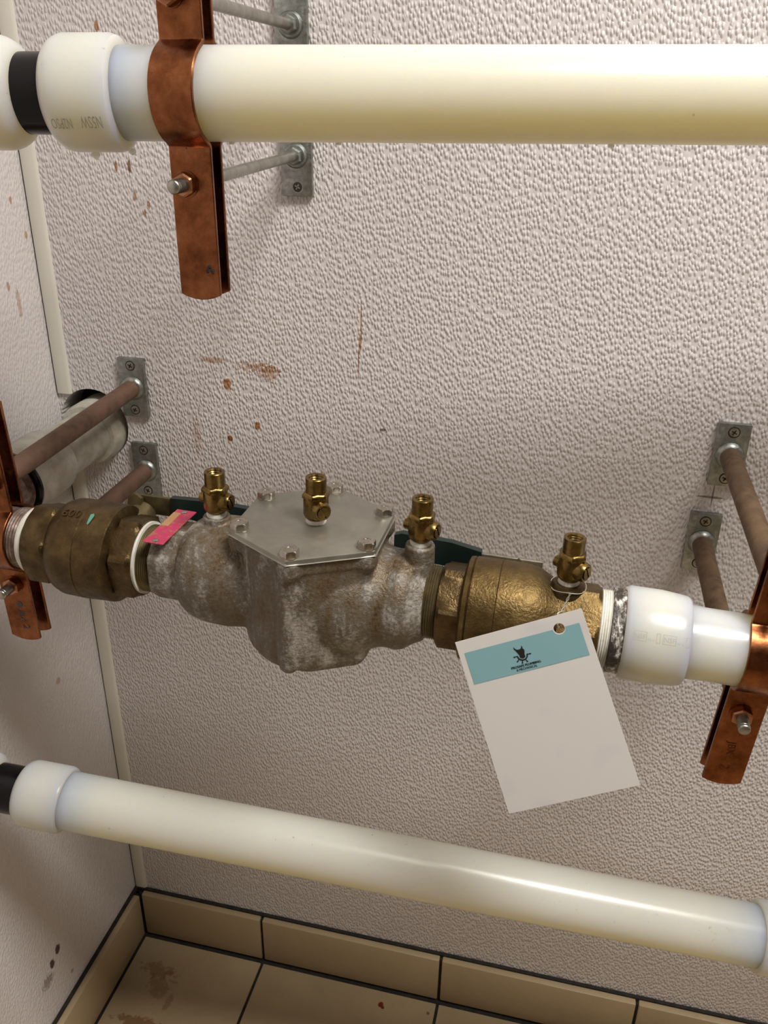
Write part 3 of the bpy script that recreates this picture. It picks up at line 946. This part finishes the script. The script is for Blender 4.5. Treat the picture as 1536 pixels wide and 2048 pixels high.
# ---- right ball valve
rv = thing('ball_valve', 'golden brass ball valve with a test cock, behind the paper tag', 'valve', (sx_(0.62), 0, -0.047), V, group='brass ball valves')
b = bmesh.new(); hex_block(b, sx_(0.5445), sx_(0.568), 0.0410, 0.003, phase=0.2); part('hexagonal_end', b, 'brass', rv)
b = bmesh.new()
lathe(b, [(sx_(0.563), 0.034), (sx_(0.565), 0.0425), (sx_(0.5665), 0.0455), (sx_(0.570), 0.0462), (sx_(0.571), 0.0450), (sx_(0.572), 0.0462), (sx_(0.594), 0.0466), (sx_(0.5945), 0.0461), (sx_(0.595), 0.0466),
          (sx_(0.618), 0.0460), (sx_(0.627), 0.0440), (sx_(0.636), 0.0395), (sx_(0.643), 0.0350), (sx_(0.650), 0.033)], seg=80)
rbody = part('body', b, 'brass_light', rv)
b = bmesh.new(); hex_block(b, sx_(0.643), sx_(0.681), 0.0395, 0.0035, phase=0.2); part('hexagonal_end', b, 'brass_light', rv)
b = bmesh.new(); lathe(b, [(0.02, 0.016), (0.036, 0.0145), (0.0415, 0.0125)], (sx_(0.6515), -0.002, 0), (0, 0, 1), 28); part('test_port', b, 'brass', rv)
test_cock(rv, sx_(0.6515), -0.002, 0.0415, 0.55)
b = bmesh.new(); lathe(b, [(0.030, 0.014), (0.046, 0.014), (0.048, 0.010), (0.054, 0.010)], (sx_(0.602), 0, 0.004), (0, 1, 0.18), 28); part('stem', b, 'brass_dull', rv)
b = bmesh.new(); box(b, (sx_(0.560), 0.046, 0.012), (sx_(0.628), 0.050, 0.0300)); bevel(b, 0.001); part('lever_arm', b, 'steel', rv)
b = bmesh.new(); lathe(b, [(0, hexr(0.008)), (0.006, hexr(0.008))], (sx_(0.606), 0.046, 0.0225), (0, -1, 0.3), 24); part('stem_nut', b, 'brass_dull', rv)
lever(rv, sx_(0.572), sx_(0.490), 0.044, 0.0240, 0.0280)

# ---- plastic pipe to the right of it
rp = thing('plastic_pipe', 'short white plastic coupling and pipe right of the golden valve', 'pipe', (sx_(0.74), 0, -0.04), V)
b = bmesh.new(); lathe(b, thread(sx_(0.678), sx_(0.692), 0.0338, 0.0019, 0.0009), seg=64); part('taped_thread', b, 'tape', rp, sharp=1.4)
b = bmesh.new(); lathe(b, [(sx_(0.690), 0.0325), (sx_(0.691), 0.0362), (sx_(0.702), 0.0366), (sx_(0.7025), 0.033)], seg=64); part('threaded_insert', b, 'dope', rp)
b = bmesh.new(); lathe(b, [(sx_(0.7005), 0.030), (sx_(0.7010), 0.0385), (sx_(0.7045), 0.0402), (sx_(0.730), 0.0402), (sx_(0.745), 0.0388), (sx_(0.7515), 0.0378), (sx_(0.7535), 0.0362), (sx_(0.7530), 0.029)], seg=72)
cpl = part('coupling', b, 'pp', rp)
b = bmesh.new(); lathe(b, [(sx_(0.745), 0.0318), (sx_(0.77), 0.0307), (sx_(1.25), 0.0305)], seg=72)
part('pipe', b, 'pp', rp)
axp = Vector((0, 0, 0)); axd = Vector((1, 0, 0))
def frame_mark(u0, u1, v0, v1, ang, w=0.00045):
    bm = bmesh.new()
    r = 0.0404
    for (a0, a1, c0, c1) in ((u0, u1, v0, v0 + w), (u0, u1, v1 - w, v1), (u0, u0 + w, v0, v1), (u1 - w, u1, v0, v1)):
        vs = [bm.verts.new(on_pipe(axp, axd, r + 0.0003, ang + v / r, u)) for u, v in ((a0, c0), (a1, c0), (a1, c1), (a0, c1))]
        bm.faces.new(vs)
    return bm
AN = 0.53
for u0 in (sx_(0.7075), sx_(0.7305)):
    part('printed_frame', frame_mark(u0, u0 + 0.0105, -0.0040, 0.0040, AN), 'faint_ink', cpl)
    wrap_text('NSF', 0.0055, axp, axd, 0.0404, AN - 0.05, u0 + 0.0053, 'faint_ink', cpl)
    wrap_text('PP-R', 0.0028, axp, axd, 0.0404, AN - 0.075, u0 + 0.0140, 'faint_ink', cpl)
    part('printed_frame', frame_mark(u0 + 0.0180, u0 + 0.0212, -0.0040, 0.0042, AN), 'faint_ink', cpl)

# clamps and brackets of the middle run
bracket('tarnished copper tube standoff, upper one at the left corner', 'copper tube standoffs of the middle run', (0.110, 0.994), (0.110, -0.264, 0.985), 0.0108, 'oldpipe', 'tube')
bracket('tarnished copper tube standoff, lower one at the left corner', 'copper tube standoffs of the middle run', (0.1147, 0.8845), (0.113, -0.264, 0.8765), 0.0108, 'oldpipe', 'tube')
bracket('brown tube standoff, upper one at the right edge', 'copper tube standoffs of the middle run', (0.8065, 0.980), (0.816, -0.264, 0.972), 0.0108, 'oldpipe2', 'tube', h=0.036)
bracket('brown spotted tube standoff, lower one at the right edge', 'copper tube standoffs of the middle run', (0.7955, 0.8735), (0.808, -0.264, 0.8540), 0.0108, 'oldpipe2', 'tube', h=0.036)
lc, lyf = riser_clamp('copper riser clamp stamped 2, cut by the left edge', (0.1115, -0.275, 0.9263), 0.0302, 0.137, 0.112, [(0.1135, 0.8765), (0.110, 0.985)], skew=-0.035)
rc, ryf = riser_clamp('orange copper riser clamp cut by the right edge', (0.8135, -0.275, 0.9110), 0.0307, 0.137, 0.132, [(0.808, 0.8540), (0.816, 0.972)], skew=0.066)
def stamp(body, size, x, y, z, parent, mat='ink'):
    part('stamped_mark', text_bm(body, size, lambda u, v: Vector((x + v, y - 0.0003, z - u))), mat, parent)
b = bmesh.new()
for q_ in range(5):
    a_ = random.uniform(0, 6.28)
    lathe(b, [(0, random.uniform(0.0012, 0.0024)), (0.0006, 0.0008)], (0.3564 + 0.002 * math.cos(a_), tc_yf, 1.1994 + 0.004 * math.sin(a_)), (0, -1, 0), 8)
part('dirt_spot', b, 'void', tc)
stamp('JBX', 0.0085, 0.1135, lyf, 0.8395, lc)
stamp('2', 0.011, 0.1145, lyf, 0.8265, lc)
b = bmesh.new(); lathe(b, [(0, 0.0036), (0.0003, 0.0036)], (0.1155, lyf, 0.8535), (0, -1, 0), 20); part('stamped_mark', b, 'ink', lc)
M['stampbrown'] = metal('stamped_copper', [(0.3, (0.12, 0.035, 0.015)), (0.7, (0.22, 0.07, 0.03))], 200, 0.5)
stamp('JBX', 0.0095, 0.8035, ryf, 0.816, rc, 'stampbrown')
stamp('2', 0.012, 0.8010, ryf, 0.795, rc, 'stampbrown')

# ------------------------------------------------------------------ pipe out of the corner hole
cx, cz = 0.047, 0.931
wp = thing('plastic_pipe', 'dusty white plastic pipe stub coming out of the corner hole', 'pipe', (cx, -0.05, cz - 0.04))
YD = Vector((0, -1, 0))
b = bmesh.new(); lathe(b, [(-0.03, 0.0395), (0.014, 0.0395), (0.020, 0.037), (0.022, 0.030)], (cx, 0, cz), YD, 56); part('collar', b, 'pp_dusty', wp)
b = bmesh.new(); lathe(b, [(0.0, 0.0312), (0.13, 0.0312)], (cx, 0, cz), YD, 56); part('pipe', b, 'pp_dusty', wp)
b = bmesh.new(); lathe(b, [(0.104, 0.030), (0.1045, 0.0365), (0.109, 0.0385), (0.174, 0.0395), (0.177, 0.0385), (0.177, 0.030)], (cx, 0, cz), YD, 56); part('socket', b, 'pp_dusty', wp)
b = bmesh.new(); lathe(b, [(0.174, 0.0385), (0.180, 0.0400), (0.183, 0.0380), (0.183, 0.032)], (cx, 0, cz), YD, 56); part('black_ring', b, 'black', wp)
b = bmesh.new(); lathe(b, [(0.178, 0.033)] + [(0.182 + 0.0012 * i, 0.0335 if i % 2 else 0.0322) for i in range(12)] + [(0.21, 0.0310), (0.262, 0.030)], (cx, 0, cz), YD, 48); part('threaded_nipple', b, 'nipple', wp)
b = bmesh.new(); tube(b, [(cx, -0.215, cz), (cx, -0.245, cz - 0.002), (cx + 0.004, -0.262, cz - 0.003), (cx + 0.014, -0.272, cz - 0.003), (cx + 0.034, -0.275, cz - 0.003)], 0.036, 28); part('elbow', b, 'nipple', wp)

# ------------------------------------------------------------------ paper tag
def lerp(a, b_, t): return a + (b_ - a) * t
TL, TR, BR, BL = Vector((0.5667, -0.3350, 0.9184)), Vector((0.6637, -0.3350, 0.9670)), Vector((0.7270, -0.3600, 0.8242)), Vector((0.6253, -0.3600, 0.7678))
TN = (TR - TL).cross(BL - TL).normalized()
if TN.y > 0: TN = -TN
W_, H_ = (TR - TL).length, (BL - TL).length
def tg(u, v, off=0.0):
    """u, v in 0..1 from the top left corner"""
    return lerp(lerp(TL, TR, u), lerp(BL, BR, u), v) + TN * off
def tgm(off, u0=0.0, v0=0.0):
    """metres from (u0, v0), x right, y up"""
    return lambda x, y: tg(u0 + x / W_, v0 - y / H_, off)
pt = thing('paper_tag', 'white paper tag with a pale blue printed band hanging on the valve', 'tag', tuple(tg(0.5, 1.0)))
bm = bmesh.new()
def eloop(bm, pts):
    vs = [bm.verts.new(p) for p in pts]
    return [bm.edges.new((vs[i], vs[(i + 1) % len(vs)])) for i in range(len(vs))]
HU, HV, HRAD = 0.80, 0.070, 0.0045
hole = [(HU + HRAD * math.cos(2 * PI * i / 24) / W_, HV + HRAD * math.sin(2 * PI * i / 24) / H_) for i in range(24)]
es = eloop(bm, [tg(0, 0), tg(1, 0), tg(1, 1), tg(0, 1)]) + eloop(bm, [tg(*p_) for p_ in hole])
bmesh.ops.triangle_fill(bm, edges=es, use_beauty=True)
ex = bmesh.ops.extrude_face_region(bm, geom=bm.faces[:])
bmesh.ops.translate(bm, vec=-TN * 0.0004, verts=[g_ for g_ in ex['geom'] if isinstance(g_, bmesh.types.BMVert)])
card = part('card', bm, 'paper', pt)
bm = bmesh.new()
U0, U1, V0, V1 = 0.048, 0.952, 0.068, 0.245
hole2 = [(HU + (HRAD + 0.0008) * math.cos(2 * PI * i / 24) / W_, HV + (HRAD + 0.0008) * math.sin(2 * PI * i / 24) / H_) for i in range(24)]
# blue band: outline runs around the punched hole where it cuts the band's top edge
cut = [p_ for p_ in hole2 if p_[1] > V0]
cut.sort(key=lambda p_: p_[0])
poly = [(U0, V0)] + [(cut[0][0], V0)] + cut + [(cut[-1][0], V0)] + [(U1, V0), (U1, V1), (U0, V1)]
f_ = bm.faces.new([bm.verts.new(tg(u, v, 0.0002)) for u, v in poly])
bmesh.ops.triangulate(bm, faces=[f_])
band = part('blue_band', bm, 'blue', pt, label='pale blue printed band')
lo_u, lo_v = 0.475, 0.155
def poly_part(name, loops, off):
    bm = bmesh.new()
    fn = tgm(off, lo_u, lo_v)
    for lpz in loops:
        f__ = bm.faces.new([bm.verts.new(fn(x, y)) for x, y in lpz])
        bmesh.ops.triangulate(bm, faces=[f__])
    return part(name, bm, 'print', pt)
mm = 0.001
bull = [(-5.0, 8.6), (-5.2, 6.6), (-4.2, 5.0), (-2.4, 4.2), (-3.4, 3.2), (-3.0, 2.2), (-1.9, 1.9), (-2.2, 0.2), (-2.4, -1.6), (-1.2, -2.9), (0.4, -3.2), (1.8, -2.6),
        (2.3, -1.2), (2.0, 0.3), (2.6, 1.8), (3.0, 3.6), (2.6, 4.8), (1.9, 5.4), (2.2, 6.6), (1.6, 8.2), (1.2, 6.6), (0.4, 5.6), (-1.4, 5.3), (-3.0, 5.6), (-4.2, 6.8)]
poly_part('bull_logo', [[(x * mm, y * mm) for x, y in bull]], 0.0004)
ring = []
N_ = 22
for i in range(N_ + 1):
    a = PI * 0.97 + (PI * 1.05) * i / N_
    ring.append((4.6 * math.cos(a), -0.2 + 4.9 * math.sin(a)))
for i in range(N_, -1, -1):
    a = PI * 0.97 + (PI * 1.05) * i / N_
    w__ = 3.6
    ring.append((w__ * math.cos(a), -0.2 + (w__ + 0.1) * math.sin(a)))
loops = [[(x * mm, y * mm) for x, y in ring]]
for q in (1.0, 1.22, 1.42, 1.62, 1.98):
    a = PI * q
    d0 = Vector((math.cos(a), math.sin(a))); n0 = Vector((-d0.y, d0.x))
    ptsq = []
    for rr_, ww in ((4.4, 0.35), (6.2, 0.35), (6.3, 0.65), (7.4, 0.5)):
        ptsq.append((d0 * rr_ + n0 * ww))
    for rr_, ww in ((7.4, 0.5), (6.3, 0.65), (6.2, 0.35), (4.4, 0.35)):
        ptsq.append((d0 * rr_ - n0 * ww))
    loops.append([(p_.x * mm, (p_.y - 0.2) * mm) for p_ in ptsq])
poly_part('wheel_logo', loops, 0.0004)
def bold_text(name, body, size, u, v, boldness, sx=1.0):
    bm = bmesh.new()
    for k_, dx in enumerate((-boldness, 0, boldness)):
        me = text_mesh(body, size)
        n0 = len(bm.verts)
        bm.from_mesh(me); bpy.data.meshes.remove(me)
        bm.verts.ensure_lookup_table()
        fn = tgm(0.0004 + 0.00002 * k_, u, v)
        for v_ in bm.verts[n0:]:
            v_.co = fn(v_.co.x * sx + dx, v_.co.y)
    part(name, bm, 'print', pt)
bold_text('printed_name', 'PROSAFE PLUMBING', 0.0030, lo_u + 0.005, lo_v + 0.062, 0.00012, 0.92)
bold_text('printed_name', '& MECHANICAL', 0.0030, lo_u + 0.005, lo_v + 0.079, 0.00003, 0.82)

wt = thing('wire_tie', 'thin twisted wire looped round the test cock, holding the paper tag', 'wire', (0.6505, -0.32, 0.9465))
H0 = tg(HU, HV - HRAD / H_ * 0.9)
cc = V.mat @ Vector((sx_(0.6515), -0.002, 0.0385))
bm = bmesh.new()
loop_pts = [cc + Vector((0.0150 * math.cos(t_), 0.0150 * math.sin(t_), 0.001 * math.sin(3 * t_))) for t_ in [2 * PI * i / 24 - PI * 0.45 for i in range(25)]]
tube(bm, loop_pts, 0.0005, 6)
part('wire_loop', bm, 'wire', wt)
for ph in (0, PI):
    bm = bmesh.new()
    A0 = loop_pts[0]
    mid = Vector((0.6490, -0.3240, 0.9560))
    B0 = H0 + TN * 0.001
    pl = []
    for i in range(41):
        t_ = i / 40
        p_ = A0 * (1 - t_) ** 2 + mid * 2 * t_ * (1 - t_) + B0 * t_ ** 2
        amp = 0.0007 + (0.0022 * math.exp(-((t_ - 0.62) / 0.10) ** 2))
        if t_ > 0.92: amp *= (1 - t_) / 0.08
        p_ = p_ + Vector((math.cos(t_ * 20 + ph), 0, 0.3 * math.sin(t_ * 20 + ph))) * amp + Vector((0, -0.0015, 0)) * math.sin(PI * t_)
        pl.append(p_)
    tube(bm, pl, 0.00045, 6)
    part('wire_strand', bm, 'wire', wt)
bm = bmesh.new()
tube(bm, [H0 + TN * 0.001, tg(HU, HV - HRAD / H_ * 0.2, 0.0012), tg(HU, HV - HRAD / H_ * 0.2, -0.002)], 0.00045, 6)
part('wire_hook', bm, 'wire', wt)
